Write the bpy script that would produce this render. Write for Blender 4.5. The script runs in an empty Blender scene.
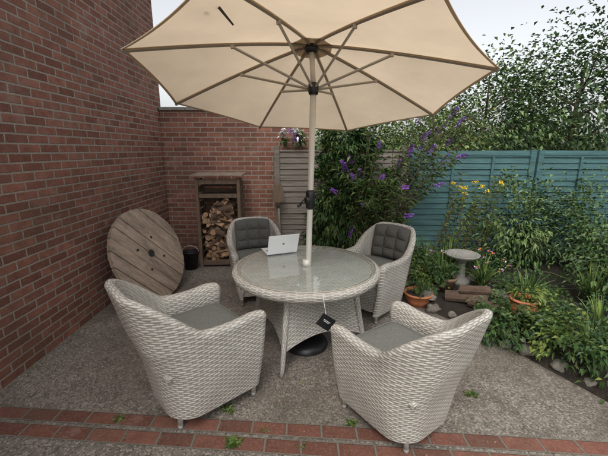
import bpy, math, random
from mathutils import Vector as V, Matrix, noise
from mathutils.geometry import tessellate_polygon
random.seed(7)
R=random.random
def U(a,b): return a+(b-a)*random.random()
scn=bpy.context.scene
scn.view_settings.view_transform='Standard'; scn.view_settings.look='None'
scn.view_settings.exposure=0; scn.view_settings.gamma=1

# ------------------------------------------------------------ materials
class NT:
    def __init__(s,name):
        s.m=bpy.data.materials.new(name); s.m.use_nodes=True
        s.t=s.m.node_tree; s.t.nodes.clear()
        s.out=s.t.nodes.new('ShaderNodeOutputMaterial')
    def n(s,typ,**kw):
        nd=s.t.nodes.new(typ)
        for k,v in kw.items(): setattr(nd,k,v)
        return nd
    def l(s,a,b): s.t.links.new(a,b)
    def math(s,op,a,b=None,c=None,clamp=False):
        nd=s.n('ShaderNodeMath',operation=op); nd.use_clamp=clamp
        for i,x in enumerate((a,b,c)):
            if x is None: continue
            if isinstance(x,(int,float)): nd.inputs[i].default_value=x
            else: s.l(x,nd.inputs[i])
        return nd.outputs[0]
    def mix(s,f,a,b,blend='MIX'):
        nd=s.n('ShaderNodeMix',data_type='RGBA',blend_type=blend)
        for i,x in ((0,f),(6,a),(7,b)):
            if isinstance(x,(int,float)): nd.inputs[i].default_value=x
            elif isinstance(x,tuple): nd.inputs[i].default_value=(x[0],x[1],x[2],1)
            else: s.l(x,nd.inputs[i])
        return nd.outputs[2]
    def ramp(s,f,lo,hi):
        nd=s.n('ShaderNodeMapRange'); nd.inputs[1].default_value=lo; nd.inputs[2].default_value=hi
        s.l(f,nd.inputs[0]); return nd.outputs[0]
    def noise(s,co,scale,detail=4,rough=.6):
        nd=s.n('ShaderNodeTexNoise'); nd.inputs['Scale'].default_value=scale
        nd.inputs['Detail'].default_value=detail; nd.inputs['Roughness'].default_value=rough
        s.l(co,nd.inputs['Vector']); return nd.outputs[0]
    def scale(s,co,v):
        nd=s.n('ShaderNodeVectorMath',operation='MULTIPLY'); nd.inputs[1].default_value=v
        s.l(co,nd.inputs[0]); return nd.outputs[0]
    def co(s,k='Object'): return s.n('ShaderNodeTexCoord').outputs[k]
    def bsdf(s,col,rough=.6,bump=None,bd=.005,bs=.6,metal=0,coat=0,spec=.5):
        p=s.n('ShaderNodeBsdfPrincipled')
        if isinstance(col,tuple): p.inputs['Base Color'].default_value=(*col,1)
        else: s.l(col,p.inputs['Base Color'])
        if isinstance(rough,(int,float)): p.inputs['Roughness'].default_value=rough
        else: s.l(rough,p.inputs['Roughness'])
        p.inputs['Metallic'].default_value=metal
        p.inputs['Specular IOR Level'].default_value=spec
        p.inputs['Coat Weight'].default_value=coat
        if bump is not None:
            b=s.n('ShaderNodeBump'); b.inputs['Distance'].default_value=bd; b.inputs['Strength'].default_value=bs
            s.l(bump,b.inputs['Height']); s.l(b.outputs[0],p.inputs['Normal'])
        s.l(p.outputs[0],s.out.inputs[0]); return p

def simple(name,col,rough=.6,ns=12,var=.25,bd=.002,metal=0,stretch=(1,1,1),spec=.5,bs=.5):
    k=NT(name); c=k.scale(k.co(),stretch)
    n1=k.noise(c,ns,4); n2=k.noise(c,ns*5,2)
    f=k.math('ADD',k.math('MULTIPLY',n1,.65),k.math('MULTIPLY',n2,.35))
    f=k.ramp(f,.3,.7)
    lo=tuple(x*(1-var) for x in col); hi=tuple(min(1,x*(1+var)) for x in col)
    k.bsdf(k.mix(f,lo,hi),rough,n2,bd,bs,metal,spec=spec); return k.m

def wicker(name,p=.0150,s=.032,light=(.54,.515,.465),dark=(.18,.16,.13)):
    k=NT(name); uv=k.co('UV'); sp=k.n('ShaderNodeSeparateXYZ'); 
    wob=k.n('ShaderNodeTexNoise'); wob.inputs['Scale'].default_value=22; wob.inputs['Detail'].default_value=1; k.l(uv,wob.inputs['Vector'])
    sub=k.n('ShaderNodeVectorMath',operation='SUBTRACT'); sub.inputs[1].default_value=(.5,.5,.5); k.l(wob.outputs['Color'],sub.inputs[0])
    sc=k.scale(sub.outputs[0],(.012,.005,0)); ad=k.n('ShaderNodeVectorMath',operation='ADD'); k.l(uv,ad.inputs[0]); k.l(sc,ad.inputs[1])
    k.l(ad.outputs[0],sp.inputs[0])
    row=k.math('DIVIDE',sp.outputs[1],p); col=k.math('DIVIDE',sp.outputs[0],s)
    fl=k.math('FLOOR',row)
    a=k.math('ABSOLUTE',k.math('SINE',k.math('MULTIPLY',row,math.pi)))
    a=k.math('POWER',a,.55)
    b=k.math('SINE',k.math('MULTIPLY',k.math('ADD',col,fl),math.pi))
    b=k.math('MULTIPLY_ADD',b,.5,.5)
    h=k.math('MULTIPLY',a,k.math('POWER',b,.6))
    st=k.math('POWER',k.math('ABSOLUTE',k.math('COSINE',k.math('MULTIPLY',k.math('ADD',col,.5),math.pi))),3.)
    h2=k.math('MAXIMUM',h,k.math('MULTIPLY',st,.28))
    cx=k.n('ShaderNodeCombineXYZ'); k.l(fl,cx.inputs[1]); k.l(k.math('FLOOR',k.math('MULTIPLY',k.math('ADD',col,fl),.5)),cx.inputs[0])
    wn=k.n('ShaderNodeTexWhiteNoise',noise_dimensions='2D'); k.l(cx.outputs[0],wn.inputs['Vector'])
    big=k.noise(k.co(),3.5,3)
    tone=k.math('ADD',k.math('MULTIPLY',wn.outputs[0],.45),k.math('MULTIPLY',k.ramp(big,.3,.7),.55))
    lc=k.mix(tone,tuple(x*.74 for x in light),tuple(x*1.18 for x in light))
    c=k.mix(k.ramp(h2,.06,.5),dark,lc)
    k.bsdf(c,.5,h2,.005,.9,spec=.4); return k.m

def brick(name,c1,c2,mort,bw=.225,rh=.075,ms=.009,co='UV',off=.5,darken=.5):
    k=NT(name); uv=k.co(co)
    wob=k.n('ShaderNodeTexNoise'); wob.inputs['Scale'].default_value=24; wob.inputs['Detail'].default_value=2; k.l(uv,wob.inputs['Vector'])
    sub=k.n('ShaderNodeVectorMath',operation='SUBTRACT'); sub.inputs[1].default_value=(.5,.5,.5); k.l(wob.outputs['Color'],sub.inputs[0])
    ad=k.n('ShaderNodeVectorMath',operation='ADD'); k.l(uv,ad.inputs[0]); k.l(k.scale(sub.outputs[0],(.007,.006,0)),ad.inputs[1])
    b=k.n('ShaderNodeTexBrick'); b.offset=off
    k.l(ad.outputs[0],b.inputs['Vector'])
    b.inputs['Color1'].default_value=(0,0,0,1); b.inputs['Color2'].default_value=(1,1,1,1); b.inputs['Mortar'].default_value=(.5,.5,.5,1)
    b.inputs['Scale'].default_value=1; b.inputs['Brick Width'].default_value=bw; b.inputs['Row Height'].default_value=rh
    b.inputs['Mortar Size'].default_value=ms; b.inputs['Mortar Smooth'].default_value=.35; b.inputs['Bias'].default_value=0
    n1=k.noise(uv,60,4); n2=k.noise(uv,1.3,4); n3=k.noise(uv,9,3)
    bc=k.mix(b.outputs[0],c1,c2)
    bc=k.mix(k.math('MULTIPLY',k.ramp(n3,.35,.75),.6),bc,tuple(x*.5 for x in c1))
    bc=k.mix(k.math('MULTIPLY',k.ramp(n1,.5,.8),.35),bc,(.36,.27,.22))
    mc=k.mix(k.ramp(n1,.3,.7),tuple(x*.7 for x in mort),mort)
    c=k.mix(b.outputs[1],bc,mc)
    c=k.mix(k.math('MULTIPLY',k.ramp(n2,.5,.75),darken),c,(.10,.075,.055))
    n4=k.noise(uv,2.1,5,.7)
    c=k.mix(k.math('MULTIPLY',k.ramp(n4,.58,.78),.35),c,(.40,.34,.29))
    inv=k.math('SUBTRACT',1,b.outputs[1]); h=k.math('ADD',inv,k.math('MULTIPLY',n1,.35))
    k.bsdf(c,.88,h,.007,.8,spec=.2); return k.m

def leafmat(name,col,trans=.35):
    k=NT(name); n=k.noise(k.co(),7,2)
    c=k.mix(k.ramp(n,.3,.7),tuple(x*.55 for x in col),tuple(x*1.4 for x in col))
    p=k.bsdf(c,.5,spec=.35)
    if trans>0:
        t=k.n('ShaderNodeBsdfTranslucent'); k.l(c,t.inputs[0])
        m=k.n('ShaderNodeMixShader'); m.inputs[0].default_value=trans
        k.l(p.outputs[0],m.inputs[1]); k.l(t.outputs[0],m.inputs[2]); k.l(m.outputs[0],k.out.inputs[0])
    return k.m

W=wicker('wicker_weave')
WT=wicker('wicker_tabletop',.014,.036,light=(.56,.555,.52),dark=(.28,.265,.235))
WR=wicker('wicker_rim',.012,.02)
M_leg=simple('painted_leg',(.42,.40,.35),.45,10,.15)
M_cap=simple('foot_cap',(.25,.24,.22),.5)
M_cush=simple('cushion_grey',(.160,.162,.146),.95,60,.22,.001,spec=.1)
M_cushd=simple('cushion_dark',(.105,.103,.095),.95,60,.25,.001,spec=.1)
M_black=simple('black_plastic',(.012,.012,.013),.4,20,.2)
M_dark=simple('dark_void',(.02,.018,.015),.9)
M_pole=simple('pole_taupe',(.62,.59,.53),.35,8,.06,spec=.6)
M_rib=simple('rib_taupe',(.27,.235,.19),.4,8,.08)
M_strut=simple('strut_taupe',(.42,.38,.32),.4,8,.08)
M_alu=simple('laptop_aluminium',(.78,.79,.80),.35,8,.03,.0002)
M_white=simple('white_print',(.8,.8,.8),.6,8,.03)
M_screen=simple('screen_dark',(.02,.022,.03),.15)
M_terr=simple('terracotta',(.42,.15,.065),.8,14,.3)
M_terrb=simple('terracotta_brown',(.20,.12,.075),.75,14,.35)
M_stone=simple('stone',(.15,.135,.112),.9,9,.55,.012,bs=.8)
M_soil=simple('soil',(.04,.030,.021),.95,22,.6,.04,bs=1)
M_bark=simple('bark',(.10,.07,.045),.9,18,.4,.01,stretch=(1,1,.25))
M_wood=simple('weathered_wood',(.20,.155,.115),.85,9,.45,.004,stretch=(1,1,6))
M_woodh=simple('fence_wood',(.15,.13,.108),.88,7,.5,.004,stretch=(.5,1,7))
M_store=simple('store_wood',(.12,.082,.055),.85,9,.4,.004,stretch=(3,3,.6))
M_logb=simple('log_bark',(.09,.057,.038),.9,25,.45,.006)
M_loge=simple('log_split',(.31,.19,.11),.85,18,.5,.004)
M_teal=simple('teal_paint',(.048,.112,.115),.8,6,.5,.004,stretch=(.5,1,7))
M_drum=simple('drum_wood',(.29,.22,.165),.85,10,.55,.005,stretch=(1,.25,1))
M_coping=simple('coping_stone',(.22,.21,.19),.9,8,.3,.005)
M_slate=simple('slate',(.09,.095,.105),.7,5,.3)
BR=brick('house_brick',(.165,.068,.048),(.31,.135,.095),(.33,.29,.24))
PV=brick('paver_brick',(.14,.060,.043),(.24,.102,.072),(.19,.17,.14),.222,.108,.009,off=.5,darken=.6)
G1=leafmat('leaf_mid',(.06,.115,.030)); G2=leafmat('leaf_dark',(.030,.068,.020),0); G3=leafmat('leaf_light',(.14,.20,.06))
G4=leafmat('leaf_pale',(.42,.46,.30),0); G5=leafmat('leaf_yellowgreen',(.20,.26,.06))
T1=leafmat('tree_leaf_mid',(.07,.125,.035),0); T3=leafmat('tree_leaf_light',(.14,.20,.065),0); T5=leafmat('tree_leaf_yellow',(.19,.24,.07),0)
M_pur=leafmat('flower_purple',(.26,.10,.45),0); M_yel=leafmat('flower_yellow',(.75,.55,.03),0); M_whf=leafmat('flower_white',(.7,.65,.7),0); M_org=leafmat('flower_orange',(.7,.16,.03),0)

def ground_mat():
    k=NT('aggregate_concrete'); c=k.co()
    big=k.noise(c,.9,4); mid=k.noise(c,5,4,.65); fine=k.noise(c,70,2,.7)
    v=k.n('ShaderNodeTexVoronoi'); v.inputs['Scale'].default_value=95; k.l(c,v.inputs['Vector'])
    sp=k.n('ShaderNodeSeparateColor'); k.l(v.outputs['Color'],sp.inputs[0])
    base=k.mix(k.ramp(mid,.3,.7),(.130,.110,.090),(.225,.195,.162))
    base=k.mix(k.math('MULTIPLY',k.math('GREATER_THAN',sp.outputs[0],.72),.6),base,(.37,.33,.28))
    base=k.mix(k.math('MULTIPLY',k.math('LESS_THAN',sp.outputs[1],.25),.6),base,(.06,.052,.045))
    base=k.mix(k.math('MULTIPLY',k.ramp(big,.46,.66),.6),base,(.075,.063,.05))
    stain=k.noise(c,2.3,5,.7)
    base=k.mix(k.math('MULTIPLY',k.ramp(stain,.55,.70),.6),base,(.055,.052,.035))
    h=k.math('ADD',k.math('MULTIPLY',v.outputs['Distance'],-.5),fine)
    k.bsdf(base,k.math('MULTIPLY_ADD',k.ramp(big,.4,.65),-.3,.85),h,.006,.7,spec=.4); return k.m
M_ground=ground_mat()

def canopy_mat(name,col,trans):
    k=NT(name)
    n=k.noise(k.co(),2.2,3)
    c=k.mix(k.ramp(n,.3,.7),tuple(x*.9 for x in col),tuple(x*1.05 for x in col))
    d=k.n('ShaderNodeBsdfDiffuse'); t=k.n('ShaderNodeBsdfTranslucent')
    k.l(c,d.inputs[0]); k.l(c,t.inputs[0])
    b=k.n('ShaderNodeBump'); b.inputs['Distance'].default_value=.010; b.inputs['Strength'].default_value=.6
    k.l(k.noise(k.co(),5,3),b.inputs['Height']); k.l(b.outputs[0],d.inputs['Normal']); k.l(b.outputs[0],t.inputs['Normal'])
    m=k.n('ShaderNodeMixShader'); m.inputs[0].default_value=trans
    k.l(d.outputs[0],m.inputs[1]); k.l(t.outputs[0],m.inputs[2]); k.l(m.outputs[0],k.out.inputs[0]); return k.m
M_can=canopy_mat('canopy_fabric',(.76,.61,.44),.55)
M_can2=canopy_mat('canopy_patch',(.48,.38,.27),.3)
def glass_mat():
    k=NT('table_glass'); f=k.n('ShaderNodeLayerWeight'); f.inputs[0].default_value=.5
    t=k.n('ShaderNodeBsdfTransparent'); t.inputs[0].default_value=(.94,.97,.96,1)
    g=k.n('ShaderNodeBsdfGlossy'); g.inputs['Roughness'].default_value=.02
    fac=k.math('MULTIPLY_ADD',k.math('POWER',f.outputs['Facing'],3.0),.75,.06,clamp=True)
    m=k.n('ShaderNodeMixShader'); k.l(fac,m.inputs[0]); k.l(t.outputs[0],m.inputs[1]); k.l(g.outputs[0],m.inputs[2]); k.l(m.outputs[0],k.out.inputs[0]); return k.m
M_glass=glass_mat()

# ------------------------------------------------------------ mesh accumulator
class A:
    def __init__(s): s.v=[];s.f=[];s.mi=[];s.uv=[]
    def add(s,vs,fs,mi=0,uvs=None):
        o=len(s.v); s.v+= [tuple(x) for x in vs]
        for i,f in enumerate(fs):
            s.f.append([o+j for j in f]); s.mi.append(mi)
            s.uv.append([uvs[j] for j in f] if uvs else [(0,0)]*len(f))
    def box(s,c,d,rot=None,mi=0,taper=1.0):
        x,y,z=d[0]/2,d[1]/2,d[2]/2
        P=[V((sx*x*(taper if sz>0 else 1),sy*y*(taper if sz>0 else 1),sz*z)) for sz in(-1,1) for sy in(-1,1) for sx in(-1,1)]
        Fs=[((0,2,3,1),0,1),((4,5,7,6),0,1),((0,1,5,4),0,2),((2,6,7,3),0,2),((0,4,6,2),1,2),((1,3,7,5),1,2)]
        Q=[((rot@p) if rot else p)+V(c) for p in P]; o=len(s.v); s.v+=[tuple(q) for q in Q]
        for f,a,b in Fs:
            s.f.append([o+j for j in f]); s.mi.append(mi); s.uv.append([(P[j][a]+c[a],P[j][b]+c[b]) for j in f])
    def tube(s,pts,r,n=8,mi=0,cap=True):
        pts=[V(p) for p in pts]
        if isinstance(r,(int,float)): r=[r]*len(pts)
        rings=[];uvs=[];L=0
        ref=None
        for i,p in enumerate(pts):
            t=(pts[min(i+1,len(pts)-1)]-pts[max(i-1,0)])
            t=t.normalized() if t.length>1e-9 else V((0,0,1))
            if ref is None: ref=V((1,0,0)) if abs(t.x)<.8 else V((0,1,0))
            b=t.cross(ref).normalized(); a=b.cross(t).normalized(); ref=a
            if i: L+=(p-pts[i-1]).length
            for j in range(n+1):
                an=2*math.pi*j/n; rings.append(p+(a*math.cos(an)+b*math.sin(an))*r[i]); uvs.append((L,an*max(r)))
        fs=[]
        for i in range(len(pts)-1):
            for j in range(n):
                q=i*(n+1)+j; fs.append((q,q+1,q+n+2,q+n+1))
        if cap:
            fs.append(tuple(range(n-1,-1,-1))); o=(len(pts)-1)*(n+1); fs.append(tuple(range(o,o+n)))
        s.add(rings,fs,mi,uvs)
    def lathe(s,prof,c,n=32,mi=0,rot=None):
        vs=[];uvs=[];L=0
        for i,(r,z) in enumerate(prof):
            if i: L+=math.hypot(r-prof[i-1][0],z-prof[i-1][1])
            for j in range(n+1):
                an=2*math.pi*j/n; p=V((r*math.cos(an),r*math.sin(an),z)); 
                vs.append(((rot@p) if rot else p)+V(c)); uvs.append((an*max(.05,prof[0][0] if prof[0][0]>0 else .3),L))
        fs=[(i*(n+1)+j,i*(n+1)+j+1,(i+1)*(n+1)+j+1,(i+1)*(n+1)+j) for i in range(len(prof)-1) for j in range(n)]
        s.add(vs,fs,mi,uvs)
    def grid(s,fn,nu,nv,mi=0,uvfn=None,flip=False):
        vs=[];uvs=[]
        for i in range(nu+1):
            for j in range(nv+1):
                vs.append(fn(i/nu,j/nv)); uvs.append(uvfn(i/nu,j/nv) if uvfn else (i/nu,j/nv))
        fs=[]
        for i in range(nu):
            for j in range(nv):
                q=i*(nv+1)+j; f=(q,q+nv+1,q+nv+2,q+1); fs.append(f[::-1] if flip else f)
        s.add(vs,fs,mi,uvs)
    def leaf(s,p,d,L,Wd,mi=0,droop=.25,side=None):
        d=d.normalized(); sd=side if side is not None else d.cross(V((U(-.5,.5),U(-.5,.5),1)))
        if sd.length<1e-3: sd=V((1,0,0))
        sd=sd.normalized(); up=sd.cross(d)
        m=p+d*L*.45; t=p+d*L-V((0,0,1))*L*droop; k=up*Wd*.12
        o=len(s.v); s.v+=[tuple(p),tuple(m+sd*Wd*.5+k),tuple(t),tuple(m-sd*Wd*.5+k)]
        s.f+=[[o,o+1,o+2],[o,o+2,o+3]]; s.mi+=[mi,mi]; s.uv+=[[(0,0)]*3]*2
    def obj(s,name,mats,parent=None,smooth=False,bevel=0,loc=None):
        me=bpy.data.meshes.new(name); me.from_pydata(s.v,[],s.f); 
        for m in mats: me.materials.append(m)
        me.polygons.foreach_set('material_index',s.mi)
        ul=me.uv_layers.new(name='UVMap'); flat=[c for f in s.uv for u in f for c in u]; ul.data.foreach_set('uv',flat)
        if smooth: me.polygons.foreach_set('use_smooth',[True]*len(s.f))
        me.update(); o=bpy.data.objects.new(name,me); scn.collection.objects.link(o)
        if parent: o.parent=parent
        if loc: o.location=loc
        if bevel:
            b=o.modifiers.new('bevel','BEVEL'); b.width=bevel; b.segments=2; b.limit_method='ANGLE'
        return o
def empty(name,loc=(0,0,0),rz=0):
    e=bpy.data.objects.new(name,None); scn.collection.objects.link(e); e.location=loc; e.rotation_euler=(0,0,rz); e.empty_display_size=.1; return e
def sst(x): x=max(0,min(1,x)); return x*x*(3-2*x)

# ------------------------------------------------------------ chair
def build_chair_meshes():
    a,yr,yf,rc=.288,-.29,.30,.19
    path=[]
    for i in range(24): path.append((V((a,yf+(yr+rc-yf)*i/24)),V((1,0))))
    for i in range(18):
        an=-math.pi/2*i/18; path.append((V((a-rc+rc*math.cos(an),yr+rc+rc*math.sin(an))),V((math.cos(an),math.sin(an)))))
    for i in range(9): path.append((V((a-rc-(2*(a-rc))*i/8,yr)),V((0,-1))))
    for i in range(1,19):
        an=-math.pi/2-math.pi/2*i/18; path.append((V((-a+rc+rc*math.cos(an),yr+rc+rc*math.sin(an))),V((math.cos(an),math.sin(an)))))
    for i in range(1,25): path.append((V((-a,yr+rc+(yf-yr-rc)*i/24)),V((-1,0))))
    secs=[]
    NE=6
    for e in range(NE,0,-1): secs.append((path[0],e*math.pi/2/NE))
    for p in path: secs.append((p,0))
    for e in range(1,NE+1): secs.append((path[-1],e*math.pi/2/NE))
    zb=.085
    def section(p,n,th0):
        q=sst((-.06-p.y)/(-.06-(yr+.012)))
        hgt=.652-.026*math.sin(max(0,min(1,(p.y+.16)/.46))*math.pi)+.21*q+.022*q*(1-(p.x/a)**2)
        # rounded nose of the arm
        fr=max(0,(p.y-(yf-.10))/.10); hgt-=.020*fr**2
        th=.040-.014*q
        c=max(0.0,math.cos(th0)); yadd=th*1.25*math.sin(th0)
        pr=[]
        no,ni=20,9
        top=hgt-(.020*(1-c) if c<1 else 0)
        for i in range(no): pr.append((th*c,zb+(top-th-zb)*i/no))
        for i in range(9):
            an=math.pi*i/8; pr.append((th*c*math.cos(an),top-th+th*(math.sin(an) if c>.99 else math.sin(an)*c)))
        for i in range(1,ni+1): pr.append((-th*c,(top-th)+(.38-top+th)*i/ni))
        out=[];L=0;last=None
        for o,z in pr:
            fl=-.070*(max(0,.66-z)/.56)**1.35
            if z>.52: fl+=.016*((z-.52)/.13)**1.5*(1-q) + .006*q
            if o<0 and z<.52: fl*=.30
            x=p.x+n.x*(o+fl); y=p.y+n.y*(o+fl)+yadd
            if abs(n.x)>.5 and p.y>yf-.15: y+= (-.055*max(0,.6-z))*((p.y-(yf-.15))/.15)
            y-= .17*q*max(0,z-.34)+.10*q*max(0,z-.62)**1.2
            x+=n.x*.012*math.sin(max(0,min(1,z/.6))*math.pi)*(1 if o>0 else 0)
            P=V((x,y,z))
            if last is not None: L+=(P-last).length
            last=P; out.append((P,L))
        return out
    S=[section(p,n,t) for (p,n),t in secs]
    m=A(); vs=[];uvs=[];arc=0;prev=None
    for (pn,t),sec in zip(secs,S):
        pp=V((pn[0].x,pn[0].y+.03*math.sin(t)))
        if prev is not None: arc+=(pp-prev).length*1.08
        prev=pp
        for P,L in sec: vs.append(P); uvs.append((arc,L))
    K=len(S[0]); fs=[]
    for i in range(len(S)-1):
        for j in range(K-1):
            q=i*K+j; fs.append((q,q+1,q+K+1,q+K))
    m.add(vs,fs,0,uvs); shell=m
    f=A()
    def ap(u,v):
        z=.10+.31*v; x=(-1+2*u)*(a-.028-.04*(1-v)); return V((x,yf-.01-.03*(1-v)+.02*math.sin(u*math.pi),z))
    f.grid(ap,12,6,0,lambda u,v:(u*.55,v*.31))
    f.box((0,.0,.395),(2*a-.08,.54,.03),None,0)
    lg=A()
    for sx in(-1,1):
        lg.tube([(sx*(a-.058),yf-.022,.20),(sx*(a-.058),yf-.024,.03)],[.024,.016],12,0); lg.tube([(sx*(a-.058),yf-.024,.03),(sx*(a-.058),yf-.024,0)],[.017,.014],12,1)
        lg.tube([(sx*(a-.118),yr+.115,.20),(sx*(a-.112),yr+.095,.03)],[.024,.016],12,0); lg.tube([(sx*(a-.112),yr+.095,.03),(sx*(a-.112),yr+.095,0)],[.017,.014],12,1)
    sg=lambda x,e: math.copysign(abs(x)**e,x)
    def sup(cu,c,w,d,h,e1=.22,e2=.45,mi=0):
        def fn(u,v):
            om=2*math.pi*u; et=-math.pi/2+math.pi*v
            x=w/2*sg(math.cos(et),e2)*sg(math.cos(om),e1); y=d/2*sg(math.cos(et),e2)*sg(math.sin(om),e1); z=h/2*sg(math.sin(et),e2*1.2)
            rr=(x/(w/2))**2+(y/(d/2))**2
            z*= (1+.25*max(0,1-rr)); return V((c[0]+x,c[1]+y,c[2]+z+.003*math.sin(x*30)*math.cos(y*24)))
        cu.grid(fn,64,20,mi)
        for zz in (-.6,.6):
            cu.tube([(c[0]+w*.493*sg(math.cos(t),e1),c[1]+d*.493*sg(math.sin(t),e1),c[2]+h/2*zz) for t in [2*math.pi*i/72 for i in range(73)]],.0045,6,mi,False)
    sc=A(); sup(sc,(0,.035,.472),.49,.51,.10)
    bc=A()
    def bk(u,v):
        x=(-1+2*u)*.215; z=.50+.355*v
        e=(1-abs(-1+2*u)**6)*(1-abs(-1+2*v)**6)
        cu=abs(math.sin(math.pi*3*u))**.5*abs(math.sin(math.pi*3*v))**.5
        y0=-.245-.17*(z-.34)-.10*max(0,z-.62)**1.2-.008
        y=y0+.045*e**.6+.03*cu*e
        y+=.05*abs((x)/.215)**3
        return V((x,y,z+.020*(1-(x/.215)**2)*v))
    bc.grid(bk,54,54,0)
    for i in(1,2):
        for j in(1,2):
            p=bk(i/3,j/3); bc.lathe([(.0,.008),(.009,.005),(.012,0)],p+V((0,.004,0)),10,0,Matrix.Rotation(-math.pi/2,3,'X'))
    return shell,f,lg,sc,bc
CH=build_chair_meshes()
chair_data=None
def chair(loc,facing,back=False,sc=1.0):
    global chair_data
    ang=math.atan2(facing[1],facing[0])-math.pi/2
    e=empty('wicker_armchair',(loc[0],loc[1],0),ang); e.scale=(sc,sc,sc)
    if chair_data is None:
        o1=CH[0].obj('woven_shell',[W],e,True); o2=CH[1].obj('seat_frame',[W],e,True)
        o3=CH[2].obj('legs',[M_leg,M_cap],e,True)
        o4=CH[3].obj('seat_cushion',[M_cush],e,True)
        chair_data=[o.data for o in (o1,o2,o3,o4)]
    else:
        for nme,d in zip(('woven_shell','seat_frame','legs','seat_cushion'),chair_data):
            o=bpy.data.objects.new(nme,d); scn.collection.objects.link(o); o.parent=e
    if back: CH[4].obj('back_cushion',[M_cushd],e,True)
    return e
chair((-.765,2.12),(.74,.67),False,1.10)
chair((.635,1.92),(-.58,.815),False,1.02)
chair((-.57,3.93),(.30,-.95),True,1.02)
chair((.78,3.55),(-.72,-.69),True,1.04)

# ------------------------------------------------------------ table
T=empty('round_garden_table',(0.02,2.87,0),0)
m=A(); RT=.65
m.lathe([(RT-.075,.735),(.25,.735),(0.0,.735)],(0,0,0),72,0)
for i,f in enumerate(m.f): m.uv[i]=[(m.v[j][0]*.9+m.v[j][1]*.44,-m.v[j][0]*.44+m.v[j][1]*.9) for j in f]
m.obj('woven_top',[WT],T)
m=A()
m.lathe([(RT-.08,.728),(RT-.07,.742),(RT-.04,.748),(RT-.012,.744),(RT,.73),(RT+.002,.715),(RT-.004,.69),(RT-.02,.672),(RT-.05,.665),(.2,.665)][::-1],(0,0,0),96,0)
m.obj('woven_rim',[WR],T,True)
m=A(); m.lathe([(RT-.04,.754),(.03,.754)],(0,0,0),96,0); m.obj('glass_top',[M_glass],T)
m=A(); m.tube([((RT-.04)*math.cos(2*math.pi*i/96),(RT-.04)*math.sin(2*math.pi*i/96),.752) for i in range(97)],.0035,6,0,False); m.obj('glass_edge',[M_strut],T,True)
m=A(); lg=A()
a0=math.atan2(-.54,-.2); 
def cr(k,z):
    r=.44+.125*(1-z/.67)**1.25; an=a0+k*math.pi/2; return V((r*math.cos(an),r*math.sin(an),z))
for k in range(4):
    def fn(u,v,k=k):
        zb=.17+.09*math.sin(math.pi*u)**.7 ; z=zb+(.668-zb)*v
        p=cr(k,z).lerp(cr(k+1,z),u); q=V((p.x,p.y,0)).normalized()
        return p-q*.02*math.sin(math.pi*u)
    m.grid(fn,24,20,0,lambda u,v:(u*.75,v*.42))
    pts=[cr(k,.668-.668*i/10) for i in range(11)]
    lg.tube(pts,[.030-.012*i/10 for i in range(11)],10,0)
m.obj('woven_skirt',[W],T,True); lg.obj('legs',[W],T,True)
tg=empty('hanging_label',(0.155,2.185,.56),0)
m=A(); rot=Matrix.Rotation(math.radians(12),3,'Z')@Matrix.Rotation(math.radians(38),3,'Y')
m.box((0,0,0),(.115,.004,.095),rot,0)
for i,(w,z) in enumerate(((.06,.012),(.05,.002),)): m.box(rot@V((0,-.0035,z)),(w,.001,.003),rot,1)
m.obj('card',[M_black,M_white],tg)
m=A(); m.tube([(0.0,0,.055),(-.012,.02,.13),(-.02,.035,.19)],.0015,5,0); m.obj('string',[M_white],tg)

# ------------------------------------------------------------ laptop
LP=empty('laptop',(-.215,3.18,.757),math.radians(-158))
m=A(); m.box((0,-.107,.008),(.305,.212,.012),None,0); m.box((0,-.075,.0148),(.26,.10,.0015),None,1); m.box((0,-.17,.0148),(.10,.07,.0012),None,2)
m.obj('base',[M_alu,M_black,M_white],LP,bevel=.003)
tl=Matrix.Rotation(math.radians(-22),3,'X')
m=A(); m.box(V((0,.004,.012))+tl@V((0,0,.105)),(.305,.006,.21),tl,0); m.box(V((0,.004,.012))+tl@V((0,-.0037,.107)),(.285,.001,.185),tl,1)
m.obj('lid',[M_alu,M_screen],LP,bevel=.002)
m=A(); m.lathe([(0,.0),(.012,0)],V((0,.004,.012))+tl@V((0,.0038,.11)),16,0,tl@Matrix.Rotation(-math.pi/2,3,'X')); m.obj('lid_emblem',[M_cap],LP)

# ------------------------------------------------------------ parasol
PZ=empty('garden_parasol',(0,0,0))
C0=V((.05,2.87,2.225)); nrm=V((.03,.2,1)).normalized(); e1=(V((1,0,0))-nrm*nrm.x).normalized(); e2=nrm.cross(e1)
RR=1.33; H=.35
def rib(a,rho): return C0+(e1*math.cos(a)+e2*math.sin(a))*RR*rho+nrm*H*(1-rho**1.2)
angs=[math.radians(25+45*k) for k in range(8)]
m=A(); sm=A(); seam=A()
for k in range(8):
    a1,a2=angs[k],angs[(k+1)%8]
    def fn(u,v,a1=a1,a2=a2):
        rho=.02+.98*v; p=rib(a1,rho).lerp(rib(a2,rho),u)
        ctr=C0+nrm*(p-C0).dot(nrm); s=4*u*(1-u)
        p=p+(ctr-p)*(.025*s*rho**2)-nrm*.018*s*math.sin(rho*math.pi)
        return p
    m.grid(fn,12,24,0,lambda u,v:(u,v*1.3))
    def hm(u,v,fn=fn): 
        p=fn(u,1-.018*v); return p-nrm*.004
    sm.grid(hm,12,1,0)
    for (uu,s) in ((0,1),(1,-1)):
        def sf(u,v,fn=fn,uu=uu,s=s):
            w=.012/(1.0*(.03+v)); w=min(w,.4); return fn(uu+s*w*u,.05+.93*v)-nrm*.002
        seam.grid(sf,1,16,0)
m.obj('canopy',[M_can],PZ,True); sm.obj('canopy_hem',[M_can2],PZ,True)
M_seam=canopy_mat('canopy_seam',(.66,.53,.38),.45); seam.obj('canopy_seams',[M_seam],PZ,True)
m=A()
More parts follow.
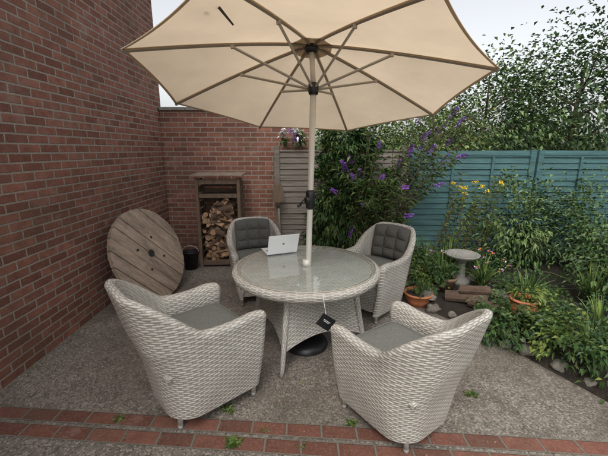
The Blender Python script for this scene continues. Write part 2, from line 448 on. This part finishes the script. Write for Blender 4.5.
for k in range(8):
    def fn(u,v,k=k):
        rho=.01+.12*v; return rib(angs[k],rho).lerp(rib(angs[(k+1)%8],rho),u)-nrm*.006
    m.grid(fn,6,4,0)
m.obj('canopy_centre_patch',[M_can2],PZ,True)
m=A(); st=A()
foot=V((.02,2.87,0)); run=V((.075,2.875,2.23)); apex=C0+nrm*(H-.02)
for a in angs:
    m.tube([rib(a,.03+.965*i/10)-nrm*.016 for i in range(11)],.0105,4,0)
    j=rib(a,.47)-nrm*.03; d=(e1*math.cos(a)+e2*math.sin(a))
    st.tube([run+d*.045,j],.010,4,0); st.box(j,(.026,.026,.022),None,0)
m.obj('ribs',[M_rib],PZ); st.obj('struts',[M_strut],PZ)
m=A(); m.tube([foot,foot.lerp(run,.6),run],.0255,20,0); m.tube([run,apex],.021,16,0); m.tube([foot+V((0,0,.74)),foot+V((.0015,0,.80))],.034,20,0); m.obj('pole',[M_pole],PZ,True)
m=A(); m.tube([run-V((0,0,.05)),run-V((0,0,.03)),run+V((0,0,.03)),run+V((0,0,.04))],[.034,.042,.042,.034],20,0)
m.tube([apex-nrm*.05,apex-nrm*.035,apex,apex+nrm*.01],[.04,.055,.055,.035],20,0); m.obj('hubs',[M_black],PZ,True)
m=A(); cc=foot.lerp(run,1.34/2.23)
m.tube([cc+V((0,0,z)) for z in(-.085,-.07,.05,.08)],[.03,.038,.038,.029],18,0)
m.tube([cc+V((0,-.0,0)),cc+V((-.035,-.04,-.005))],[.03,.026],14,0)
m.tube([cc+V((-.035,-.045,-.005)),cc+V((-.06,-.06,.0)),cc+V((-.085,-.065,-.04))],.007,8,0)
m.tube([cc+V((-.085,-.06,-.04)),cc+V((-.10,-.10,-.045))],.012,8,0)
m.obj('crank',[M_black],PZ,True)
m=A(); m.lathe([(.0,.11),(.032,.11),(.034,.085),(.06,.082),(.14,.07),(.185,.045),(.20,.015),(.20,0)][::-1],foot+V((0,-.06,0)),40,0)
m.tube([foot+V((0,0,.05)),foot+V((0,0,.34))],.031,16,0); m.obj('weighted_base',[M_black],PZ,True)
m=A(); s0=C0+V((-.50,-.87,.29)); 
m.grid(lambda u,v: s0+V((-.03+.10*v+.022*u*(1-v*.5), -.02*u, -.01-.11*v)),3,6,0); m.tube([s0+V((-.09,0,.02)),s0+V((-.08,0,-.02))],.010,6,0); m.obj('tie_strap',[M_cushd],PZ)

# ------------------------------------------------------------ ground & paving
m=A(); m.add([(-150,-150,0),(150,-150,0),(150,150,0),(-150,150,0)],[(0,1,2,3)]); m.obj('ground',[M_ground])
m=A()
def strip(y0,w,z,x0=-2.25,x1=2.45,sl=-.075):
    vs=[];uvs=[]
    for i in range(2):
        for j in range(2):
            x=(x0,x1)[i]; vs.append((x,y0+sl*x+w*j,z)); uvs.append((x,w*j))
    m.add(vs,[(0,2,3,1)],0,uvs)
strip(1.76,.108,.004); strip(1.63,.108,.004)
m.uv[1]=[(u+.35,v) for u,v in m.uv[1]]
m.obj('brick_paving',[PV])

# ------------------------------------------------------------ walls
HX=-2.26
hs=empty('brick_house',(0,0,0))
m=A()
def wallquad(p0,p1,z0,z1,uo=0): 
    L=(V(p1)-V(p0)).length; m.add([(p0[0],p0[1],z0),(p1[0],p1[1],z0),(p1[0],p1[1],z1),(p0[0],p0[1],z1)],[(0,1,2,3)],0,[(uo,z0),(uo+L,z0),(uo+L,z1),(uo,z1)])
wallquad((HX,-4),(HX,5.62),-.05,5.4); wallquad((HX,5.62),(-8,5.62),-.05,5.4,9.62); wallquad((-8,5.62),(-8,-4),-.05,5.4); wallquad((-8,-4),(HX,-4),-.05,5.4)
m.obj('walls',[BR],hs)
m=A(); m.add([(HX+.3,-4.3,5.3),(HX+.3,5.9,5.3),(-5.1,5.9,7.4),(-5.1,-4.3,7.4),(-8.3,-4.3,5.3),(-8.3,5.9,5.3)],[(0,1,2,3),(3,2,5,4),(0,3,4),(1,5,2)]); m.obj('roof',[M_slate],hs)
gw=empty('brick_garden_wall',(0,0,0))
m=A(); m.box((-1.045,5.665,1.15),(2.42,.23,2.40),None,0); 
for i in range(len(m.uv)): m.uv[i]=[(u+.06,v) for u,v in m.uv[i]]
m.obj('wall',[BR],gw)
m=A()
for i in range(6): m.box((-2.25+.405*i+.20,5.655,2.375),(.398,.29,.05),Matrix.Rotation(U(-.006,.006),3,'Y'),0)
m.obj('coping',[M_coping],gw,bevel=.008)

def fence(name,x0,x1,y,h,mat,post=True,seed=1):
    e=empty(name,(0,0,0)); rnd=random.Random(seed); m=A(); z=.06; i=0
    while z<h-.03:
        bh=.088
        m.box(((x0+x1)/2,y+rnd.uniform(-.003,.003)-(0 if i%2 else .003),z+bh/2),(x1-x0-.02,.014,bh+.014),Matrix.Rotation(math.radians(-10),3,'X')@Matrix.Rotation(rnd.uniform(-.004,.004),3,'Y'),0); z+=bh; i+=1
    m.box(((x0+x1)/2,y,h),(x1-x0,.05,.028),None,0)
    k=max(2,int((x1-x0)/.6))
    for j in range(1,k): m.box((x0+(x1-x0)*j/k,y-.034,h/2),(.035,.022,h-.06),None,0)
    m.obj('lap_boards',[mat],e)
    m=A()
    for x in (x0,x1): m.box((x,y-.0,h/2+.03),(.085,.085,h+.08),None,0)
    m.obj('posts',[mat],e,bevel=.004); return e
fence('wooden_fence',-.42,1.56,5.36,1.74,M_woodh)
fence('painted_fence',1.68,3.5,5.30,1.68,M_teal,seed=3)
fence('painted_fence',3.62,5.5,5.30,1.68,M_teal,seed=5)
e=fence('painted_fence',0,1.85,0,1.68,M_teal,seed=6); e.location=(5.5,5.2,0); e.rotation_euler=(0,0,-math.pi/2)
e=fence('painted_fence',0,1.85,0,1.68,M_teal,seed=8); e.location=(5.5,3.25,0); e.rotation_euler=(0,0,-math.pi/2)

# ------------------------------------------------------------ log store
LS=empty('log_store',(-1.27,5.12,0),math.radians(3))
m=A(); w,d,h=.60,.36,1.38
for sx in(-1,1):
    m.box((sx*w/2,-d/2,h/2-.02),(.045,.045,h),None,0); m.box((sx*w/2,d/2,h/2-.05),(.045,.045,h-.08),None,0)
    for i in range(11): m.box((sx*(w/2+.002),0,.14+i*.115),(.014,d-.05,.085),None,0)
for i in range(10): m.box((0,d/2+.005,.16+i*.12),(w-.05,.014,.085),None,0)
for z in(.09,1.10): m.box((0,0,z),(w-.05,d-.04,.025),None,0); 
m.box((0,-d/2-.0,.07),(w-.05,.03,.07),None,0); m.box((0,-d/2,1.30),(w-.05,.03,.07),None,0); m.box((0,-d/2-.002,1.09),(w-.05,.03,.05),None,0)
m.obj('frame',[M_store],LS,bevel=.003)
m=A()
for i in range(6): m.box((0,-.21+i*.085,1.395),(w+.14,.09,.018),Matrix.Rotation(math.radians(6),3,'X'),0)
m.obj('roof_boards',[M_wood],LS,bevel=.003)
def log(m,p,ax,L,r,kind,rnd):
    ax=ax.normalized(); b=ax.cross(V((0,0,1)) if abs(ax.z)<.9 else V((1,0,0))).normalized(); c=b.cross(ax)
    n=10 if kind==0 else 5; off=rnd.uniform(0,6)
    if kind==0: an=[off+2*math.pi*i/n for i in range(n)]; pr=[(math.cos(t)*r*rnd.uniform(.92,1.04),math.sin(t)*r*rnd.uniform(.92,1.04)) for t in an]
    else:
        pr=[(0,0)]+[(math.cos(off+t)*r*1.6,math.sin(off+t)*r*1.6) for t in(0,.45,.9,1.35)]
    a0=[p-ax*L/2+b*x+c*y for x,y in pr]; a1=[p+ax*L/2+b*x*1.02+c*y*.97 for x,y in pr]
    n=len(pr)
    for i in range(n):
        j=(i+1)%n; split= kind==1 and (i==0 or i==n-1)
        m.add([a0[i],a0[j],a1[j],a1[i]],[(0,1,2,3)],1 if split else 0)
    m.add(a0,[tuple(range(n-1,-1,-1))],1); m.add(a1,[tuple(range(n))],1)
rnd=random.Random(4); m=A()
for i in range(150):
    x=rnd.uniform(-.23,.23); t=(x+.25)/.5
    top=.96 - .35*abs(t-.7)
    z=.14+rnd.random()*(top-.1)
    tilt=rnd.uniform(-.5,.5) if rnd.random()<.5 else rnd.uniform(-1.2,1.2)
    if rnd.random()<.45: ax=V((.15*rnd.uniform(-1,1),1,rnd.uniform(-.3,.2))); L=.27; y=rnd.uniform(-.06,.0)
    else: ax=V((1,rnd.uniform(-.5,.5),tilt)); L=rnd.uniform(.18,.3); y=rnd.uniform(-.14,-.02); x*=.55
    log(m,V((x,y,z)),ax,L,rnd.uniform(.025,.045),0 if rnd.random()<.3 else 1,rnd)
for i in range(4): log(m,V((-.05+.06*i,-.12,.50+.07*i)),V((.75,-.1,-1)),.5,.026,1,rnd)
m.obj('logs',[M_logb,M_loge],LS)

# ------------------------------------------------------------ cable drum disc
DR=empty('wooden_cable_drum_flange',(-1.84,3.86,.545),0)
m=A(); r0=.555; npl=8; wd=2*r0/npl
for i in range(npl):
    x0=-r0+i*wd+.003; x1=x0+wd-.009
    top=[];bot=[]
    for j in range(7):
        x=x0+(x1-x0)*j/6; y=math.sqrt(max(0.0004,r0*r0-x*x))*U(.985,1.0); top.append((x,y)); bot.append((x,-y))
    pl=bot+top[::-1]; n=len(pl); dz=.003*((i*7)%3)
    m.add([(x,y,.022+dz) for x,y in pl]+[(x,y,-.022) for x,y in pl],[tuple(range(n)),tuple(range(2*n-1,n-1,-1))]+[(j,n+j,n+(j+1)%n,(j+1)%n) for j in range(n)],0)
o=m.obj('planks',[M_drum],DR)
m=A(); m.lathe([(0,.027),(.035,.0275),(.045,.03)][::-1],(0,0,0),20,0)
for i in range(4):
    an=i*math.pi/2+.4; m.lathe([(0,.034),(.014,.034),(.016,.026)][::-1],(.2*math.cos(an),.2*math.sin(an),0),10,0)
m.obj('centre_hole_and_bolts',[M_dark],DR)
nv=V((.90,-.24,.34)).normalized(); a1=V((0,0,1)); a1=(a1-nv*a1.dot(nv)).normalized(); a2=nv.cross(a1)
mt=Matrix((( a1.x,a2.x,nv.x),(a1.y,a2.y,nv.y),(a1.z,a2.z,nv.z)))@Matrix.Rotation(math.radians(-50),3,'Z')
DR.rotation_euler=mt.to_euler()
BK=empty('black_bucket',(-1.70,4.85,0)); m=A(); m.lathe([(0,.01),(.09,.01),(.12,.27),(.13,.275),(.13,.26),(.115,.27),(.1,.24),(0,.24)],(0,0,0),24,0); m.obj('pail',[M_black],BK,True)
m=A(); m.tube([(.125*math.cos(t),0.0,.26+.10*math.sin(t)) for t in [math.pi*i/12 for i in range(13)]],.004,6,0); m.obj('handle',[M_strut],BK,True)
SP=empty('garden_spade',(-.40,5.20,0)); m=A()
m.tube([(0,.0,.95),(.03,.10,.05)],.016,8,0); m.obj('handle',[M_wood],SP,True)
m=A(); 
m.grid(lambda u,v: V(((-.09+.18*u)*(1-.35*max(0,v-.6)/.4*abs(2*u-1)*1),-.01-.02*(1-(2*u-1)**2),.96+.28*v)),8,8,0); m.tube([(0,0,.88),(0,-.01,1.05)],.02,8,0); m.obj('blade',[M_store],SP,True)

# ------------------------------------------------------------ planting bed (soil mound that feathers into the ground)
bed=[(1.15,5.3),(1.08,4.25),(1.35,3.55),(1.78,2.9),(2.15,2.1),(2.45,1.0),(2.6,-1),(5.4,-1),(5.4,5.2)]
m=A(); n=len(bed); inner=[]
for i,(x,y) in enumerate(bed):
    inner.append((x+.12 if i<7 else x, y-(.0 if i else 0)))
m.add([(x,y,.10) for x,y in inner],tessellate_polygon([[V((x,y,0)) for x,y in inner]]),0)
for i in range(6):
    a,b=bed[i],bed[i+1]; c,d=inner[i],inner[i+1]; m.add([(a[0],a[1],.002),(b[0],b[1],.002),(d[0],d[1],.10),(c[0],c[1],.10)],[(0,1,2,3)],0)
m.obj('planting_bed',[M_soil])
def rock(m,c,r,rnd,mi=0,flat=.6):
    vs=[];N=8
    for i in range(N+1):
        for j in range(14):
            th=math.pi*i/N; ph=2*math.pi*j/14; d=V((math.sin(th)*math.cos(ph),math.sin(th)*math.sin(ph),math.cos(th)))
            k=1+.5*noise.noise(d*1.4+V((rnd*13.1,rnd*7.7,rnd)))+.2*noise.noise(d*4+V((rnd*3.1,rnd*17.7,rnd))); vs.append(V(c)+V((d.x*r*k*1.2,d.y*r*k,d.z*r*k*flat)))
    m.add(vs,[(i*14+j,i*14+(j+1)%14,(i+1)*14+(j+1)%14,(i+1)*14+j) for i in range(N) for j in range(14)][::-1],mi)
m=A(); rd=random.Random(2)
for i in range(1,6):
    p,q=V(bed[i+0]),V(bed[i+1]) 
    L=(q-p).length; k=int(L/.19)
    for j in range(k):
        s=p.lerp(q,(j+.5)/k); rock(m,(s.x+rd.uniform(-.02,.10),s.y+rd.uniform(-.05,.05),.03),rd.uniform(.035,.085),rd.random()*9,0,.75)
for i in range(14): rock(m,(rd.uniform(1.4,2.3),rd.uniform(3.4,4.4),.12),rd.uniform(.05,.1),rd.random()*9,0)
m.obj('stone_edging',[M_stone],None,True)
m=A(); 
for (x,y,z,ax,L,r) in ((1.78,3.45,.17,(1,-.5,.1),.42,.065),(1.92,3.27,.16,(.9,-.7,0),.36,.055),(1.85,3.42,.27,(1,-.4,.1),.3,.05)): log(m,V((x,y,z)),V(ax),L,r,0,rd)
m.obj('log_pile',[M_logb,M_loge],None)

def strapplant(m,c,n,L,wd,mis,rd,spread=.6):
    for i in range(n):
        an=rd.uniform(0,2*math.pi); sp=rd.uniform(.1,1)*spread; l=L*rd.uniform(.6,1.1)
        d=V((math.cos(an),math.sin(an),0)); side=V((-d.y,d.x,0)); p0=V(c)+d*.03; mi=rd.choice(mis); prev=None
        for k in range(6):
            t=k/5; p=p0+d*l*sp*t**1.6+V((0,0,l*(t-.45*sp*t*t*1.6))); w=wd*(1-t**2)*.5+.0008
            cur=(p-side*w,p+side*w)
            if prev: m.add([prev[0],prev[1],cur[1],cur[0]],[(0,1,2,3)],mi)
            prev=cur
def bush(m,c,rad,n,L,wd,mis,rd,clump=.35,stem=None):
    cl=[]
    for i in range(max(5,n//60)):
        while True:
            d=V((rd.uniform(-1,1),rd.uniform(-1,1),rd.uniform(-1,1)))
            if .35<d.length<1: break
        cl.append((V(c)+V((d.x*rad[0],d.y*rad[1],d.z*rad[2])),rd.uniform(.6,1.3),rd.choice(mis)))
    for i in range(n):
        b,s,mi=rd.choice(cl); g=V((rd.gauss(0,1),rd.gauss(0,1),rd.gauss(0,1)))*clump*.5*s*min(rad)
        p=b+g; d=(p-V(c)).normalized()+V((rd.uniform(-1,1),rd.uniform(-1,1),rd.uniform(-.8,.6)))*.9
        m.leaf(p,d,L*rd.uniform(.6,1.2),wd*rd.uniform(.7,1.2),mi if rd.random()<.7 else rd.choice(mis),.3)
def arch(m,base,tip,rd,leafL=.13,leafW=.03,stem=3,mis=(0,1),flower=None,n=26,bend=.35):
    base=V(base);tip=V(tip); pts=[]
    ctrl=base.lerp(tip,.55)+V((0,0,bend))
    for i in range(13):
        t=i/12; pts.append(base*(1-t)**2+ctrl*2*t*(1-t)+tip*t*t)
    m.tube(pts,[.008*(1-.7*i/12) for i in range(13)],5,stem,False)
    for i in range(n):
        t=.15+.85*i/n; k=min(11,int(t*12)); p=pts[k].lerp(pts[k+1],t*12-k); ax=(pts[k+1]-pts[k]).normalized()
        for sgn in(-1,1):
            an=i*1.7; s=ax.cross(V((math.sin(an),math.cos(an),.3))).normalized()*sgn
            m.leaf(p,s+ax*.6+V((0,0,.1)),leafL*rd.uniform(.6,1.15),leafW*rd.uniform(.8,1.2),rd.choice(mis),.35)
    if flower is not None:
        ax=(pts[-1]-pts[-2]).normalized(); L=rd.uniform(.11,.18)
        for i in range(90):
            t=rd.random(); r=.032*(1-t*.75); an=rd.uniform(0,6.28); s=ax.orthogonal().normalized(); s.rotate(Matrix.Rotation(an,3,ax))
            m.leaf(pts[-1]+ax*L*t+s*r*.5,s+ax*.3,.022,.018,flower,0)
GM=[G1,G2,G3,M_bark,M_pur,G4,G5,M_yel,M_whf,M_org]
GT=[T1,G2,T3,M_bark,M_pur,G4,T5]
rd=random.Random(11)
m=A()
for (c,r,n) in (((.36,5.05,1.15),(.20,.16,.85),2300),((.68,4.98,1.0),(.32,.2,.85),3300),((.98,5.0,1.30),(.22,.16,.6),1500),((.60,5.0,1.95),(.42,.2,.25),1500),((1.05,4.95,.55),(.32,.22,.4),1300),((.15,5.15,.5),(.2,.12,.4),600)):
    bush(m,c,r,n,.085,.038,(0,1,1,2),rd,.55)
for i in range(9):
    x=U(.2,1.1); m.tube([(x,5.15,.05),(x+U(-.1,.1),5.1,.7),(x+U(-.2,.2),5.05,1.5)],[.014,.01,.005],6,3)
m.obj('climbing_shrub',GM)
m=A()
fl=[(337,193),(352,226),(402,187),(404,216),(416,124),(437,133),(444,146),(407,156),(428,154),(434,187),(378,150),(421,140),(450,118),(345,170),(395,170),(440,165),(455,128),(366,205)]
for i in range(62):
    if i<len(fl):
        u,v=fl[i]; y=U(4.55,4.85) if u>390 else U(4.6,4.8); dx=(u-304)/338; dy=(v-228)/338
        ray=V((dx,.974-dy*.225,-.225-dy*.974)); t=y/ray.y; tip=V((0,0,1.75))+ray*t; f=4
    elif i<48: tip=V((U(.3,1.35),U(4.4,5.0),U(.9,2.2))); f=4 if R()<.12 else None
    else: tip=V((U(1.4,2.5),U(4.4,5.0),U(1.5,2.3))); f=4 if R()<.4 else None
    base=V((1.0+U(-.25,.35),5.0+U(-.1,.1),.1))
    arch(m,base,tip,rd,.12,.026,3,(0,1,2,2),f,20,U(.2,.6))
m.obj('buddleia_bush',GM)
m=A(); bush(m,(-.17,5.34,1.93),(.18,.1,.16),750,.06,.035,(5,5,2,8),rd,.6); m.tube([(-.17,5.42,0),(-.2,5.44,1.0),(-.17,5.40,1.9)],.01,6,3)
for p in ((-.14,5.22,1.93),(-.2,5.22,2.02)):
    for i in range(40): m.leaf(V(p)+V((U(-.03,.03),U(-.03,.03),U(-.06,.06))),V((U(-1,1),U(-1,1),U(-1,1))),.02,.018,4,0)
m.obj('variegated_climber',GM)
m=A()
for i in range(20):
    tip=V((U(2.05,2.6),U(4.2,4.9),U(.9,1.5))); arch(m,(tip.x+U(-.3,.1),4.7,.1),tip,rd,.10,.03,3,(2,6,0),None,14,.15)
    if i<9:
        for k in range(26): m.leaf(tip+V((U(-.03,.03),U(-.03,.03),U(-.01,.03))),V((U(-1,1),U(-1,1),U(-.2,.6))),.035,.02,7,.1)
m.obj('yellow_flower_shrub',GM)
m=A()
for (c,n,L) in (((1.35,4.35,.1),60,.5),((1.75,4.1,.1),70,.55),((1.55,3.9,.1),50,.4),((2.15,3.85,.1),60,.5),((1.45,4.7,.1),60,.6),((2.4,3.4,.1),60,.5),((2.6,2.7,.1),60,.5),((2.0,4.5,.1),70,.65),((3.1,3.4,.1),60,.6),((2.9,1.9,.1),60,.5),((1.25,4.9,.1),60,.7),((2.2,3.1,.1),50,.4),((1.65,4.45,.1),50,.6),((2.35,2.5,.1),50,.4),((1.7,3.85,.1),60,.5)):
    strapplant(m,c,n,L,.022,(0,1,2,6),rd,.75)
m.obj('strap_leaf_plants',GM)
m=A()
for i in range(150):
    y=rd.uniform(.6,4.9); x0=1.30+max(0,(3.6-y))*.58; x=rd.uniform(x0+.05,4.9) if i%3 else x0+rd.uniform(.08,.35)
    if x<2.2 and 3.15<y<3.8: continue
    bush(m,(x,y,.15+rd.uniform(0,.14)),(.24,.24,.13),180,.055,.028,rd.choice(((0,1,2),(1,1,0),(2,6,0),(0,0,1))),rd,.85)
for i in range(16): 
    p=V((U(1.5,2.5),U(3.6,4.5),.42)); 
    for k in range(10): m.leaf(p+V((U(-.02,.02),U(-.02,.02),U(-.01,.02))),V((U(-1,1),U(-1,1),U(0,1))),.025,.018,rd.choice((9,8,4)),.1)
m.obj('ground_cover_plants',GM)
m=A()
for c,r,n in (((3.0,4.7,.75),(.5,.35,.6),2600),((4.1,4.6,.7),(.6,.4,.65),2600),((4.9,3.6,.6),(.4,.6,.55),2000),((4.6,2.2,.5),(.5,.6,.45),2000),((3.4,3.6,.5),(.4,.4,.4),1500)): bush(m,c,r,n,.08,.035,(0,1,2),rd,.6)
m.obj('garden_shrubs',GT)
def tree(name,x,y,h,cr,n,L,seed,mis=(0,1,2)):
    rd=random.Random(seed); e=empty(name,(x,y,0)); m=A()
    m.tube([(0,0,0),(.05,.02,h*.25),(-.03,.04,h*.5),(.02,0,h*.8)],[.09*h/4,.07*h/4,.05*h/4,.02],9,0)
    for i in range(9):
        an=i*2.4; z=h*(.3+.05*i); d=V((math.cos(an),math.sin(an),.6)); m.tube([(0,0,z),V((0,0,z))+d*cr*.4,V((0,0,z))+d*cr*.75+V((0,0,.15))],[.035,.02,.008],6,0)
    m.obj('trunk',[M_bark],e,True)
    m=A(); bush(m,(0,0,h*.62),(cr,cr,h*.38),n,L,L*.5,mis,rd,.45); m.obj('foliage',GT,e)
tree('garden_tree',2.6,6.9,2.75,.9,5200,.10,3,(0,2,2,6))
tree('garden_tree',4.2,8.2,3.7,1.4,6500,.12,5,(0,1,2))
tree('garden_tree',1.1,7.4,2.7,1.0,4500,.10,6,(2,6,0))
tree('garden_tree',6.6,8.6,4.6,1.8,7500,.14,8,(0,1,1))
tree('garden_tree',7.4,4.0,4.2,1.5,6000,.13,9,(0,1,2))
rd=random.Random(31); m=A()
for i in range(15): bush(m,(-.5+i*.95,10.5+rd.uniform(-.5,.5),1.25),(.8,.6,1.1),600,.2,.11,rd.choice(((0,1,2),(0,2,2),(1,0,0))),rd,.6)
m.obj('background_hedge',GT)
def pot(name,loc,prof,mat,mis,n,L,straps=False):
    e=empty(name,loc); m=A(); m.lathe(prof,(0,0,0),28,0); m.obj('clay_body',[mat],e,True)
    zt=max(z for r,z in prof); m=A(); m.lathe([(prof[-3][0]*.95,zt-.03),(0,zt-.03)],(0,0,0),16,0); m.obj('compost',[M_soil],e)
    m=A(); rr=random.Random(int(loc[0]*100))
    if straps: strapplant(m,(0,0,zt-.03),n,L,.014,mis,rr,.9)
    else: bush(m,(0,0,zt+.06),(.13,.13,.09),n,L,L*.5,mis,rr,.7)
    m.obj('potted_plant',GM,e)
PA=[(.0,0),(.075,0),(.115,.10),(.12,.20),(.105,.245),(.125,.25),(.125,.27),(.105,.27),(.1,.24)]
PB=[(.0,0),(.07,0),(.10,.16),(.115,.165),(.115,.2),(.10,.2),(.09,.17)]
pot('terracotta_pot',(1.24,4.02,0),PA,M_terrb,(1,0),90,.06)
pot('terracotta_bowl',(1.32,3.64,.0),[(.0,0),(.10,0),(.13,.06),(.155,.13),(.165,.132),(.165,.155),(.15,.155),(.14,.12)],M_terr,(0,6,2),30,.13,True)
pot('terracotta_pot',(1.46,4.10,.09),PB,M_terr,(0,2),120,.06)
pot('terracotta_pot',(1.70,3.78,.09),PB,M_terrb,(0,1),120,.06)
pot('terracotta_pot',(2.12,3.02,.09),PA,M_terr,(0,2,6),130,.07)
BB=empty('stone_bird_bath',(1.98,4.05,.1)); m=A()
m.lathe([(0,0),(.13,0),(.12,.05),(.06,.09),(.05,.25),(.07,.30),(.19,.36),(.21,.385),(.20,.39),(.15,.36),(0,.345)],(0,0,0),32,0); m.obj('pedestal_bowl',[M_coping],BB,True)
def gp(u,v):
    dx=(u-304)/338; dy=(v-228)/338; t=1.75/(.225+dy*.974); return dx*t,(.974-dy*.225)*t
def weed(x,y,n,L):
    m=A(); rr=random.Random(int(x*999)); 
    for i in range(n):
        an=rr.uniform(0,6.28); d=V((math.cos(an),math.sin(an),rr.uniform(.1,1.1))); m.leaf(V((x+rr.uniform(-.03,.03),y+rr.uniform(-.02,.02),.004)),d,L*rr.uniform(.5,1),L*.28,rr.choice((0,2,6)),.3)
    m.obj('paving_weed',GM)
for u,v,n,L in ((234,444,60,.07),(228,411,40,.06),(352,424,30,.05),(300,447,14,.03),(180,408,16,.03),(120,420,20,.05),(265,430,12,.03),(470,395,30,.06)): 
    x,y=gp(u,v); weed(x,y,n,L)
m=A(); rr=random.Random(77)
for i in range(900):
    x=rr.uniform(-2.2,1.6); y=rr.uniform(.9,5.3)
    if i>600: x=-2.24+abs(rr.gauss(0,.08)); y=rr.uniform(1.8,5.4)
    an=rr.uniform(0,6.28)
    m.leaf(V((x,y,.006)),V((math.cos(an),math.sin(an),.12)),rr.uniform(.008,.03),rr.uniform(.005,.013),rr.choice((0,1,2,3)),.0)
m.obj('fallen_leaves',[M_logb,M_loge,G5,M_terrb])

# ------------------------------------------------------------ light, world, camera
EL,AZ=math.radians(52),math.radians(200)
w=bpy.data.worlds.new('World'); scn.world=w; w.use_nodes=True; nt=w.node_tree; bg=nt.nodes['Background']
sk=nt.nodes.new('ShaderNodeTexSky'); sk.sky_type='NISHITA'; sk.sun_disc=False; sk.sun_elevation=EL; sk.sun_rotation=AZ; sk.dust_density=4; sk.air_density=1.2
hsv=nt.nodes.new('ShaderNodeHueSaturation'); hsv.inputs['Saturation'].default_value=.18; hsv.inputs['Value'].default_value=1.6
nt.links.new(sk.outputs[0],hsv.inputs['Color']); nt.links.new(hsv.outputs[0],bg.inputs[0]); bg.inputs[1].default_value=.15
sd=V((math.sin(AZ)*math.cos(EL),math.cos(AZ)*math.cos(EL),math.sin(EL)))
ld=bpy.data.lights.new('sun','SUN'); ld.energy=1.3; ld.angle=math.radians(30); ld.color=(1,.97,.92)
lo=bpy.data.objects.new('sun',ld); scn.collection.objects.link(lo); lo.rotation_euler=sd.to_track_quat('Z','Y').to_euler()
cd=bpy.data.cameras.new('camera'); cam=bpy.data.objects.new('camera',cd); scn.collection.objects.link(cam)
cam.location=(0,0,1.75); cam.rotation_euler=(math.radians(90-13),0,0)
cd.sensor_fit='HORIZONTAL'; cd.sensor_width=36; cd.lens=36*338/608; cd.clip_end=500; cd.clip_start=.05
scn.camera=cam
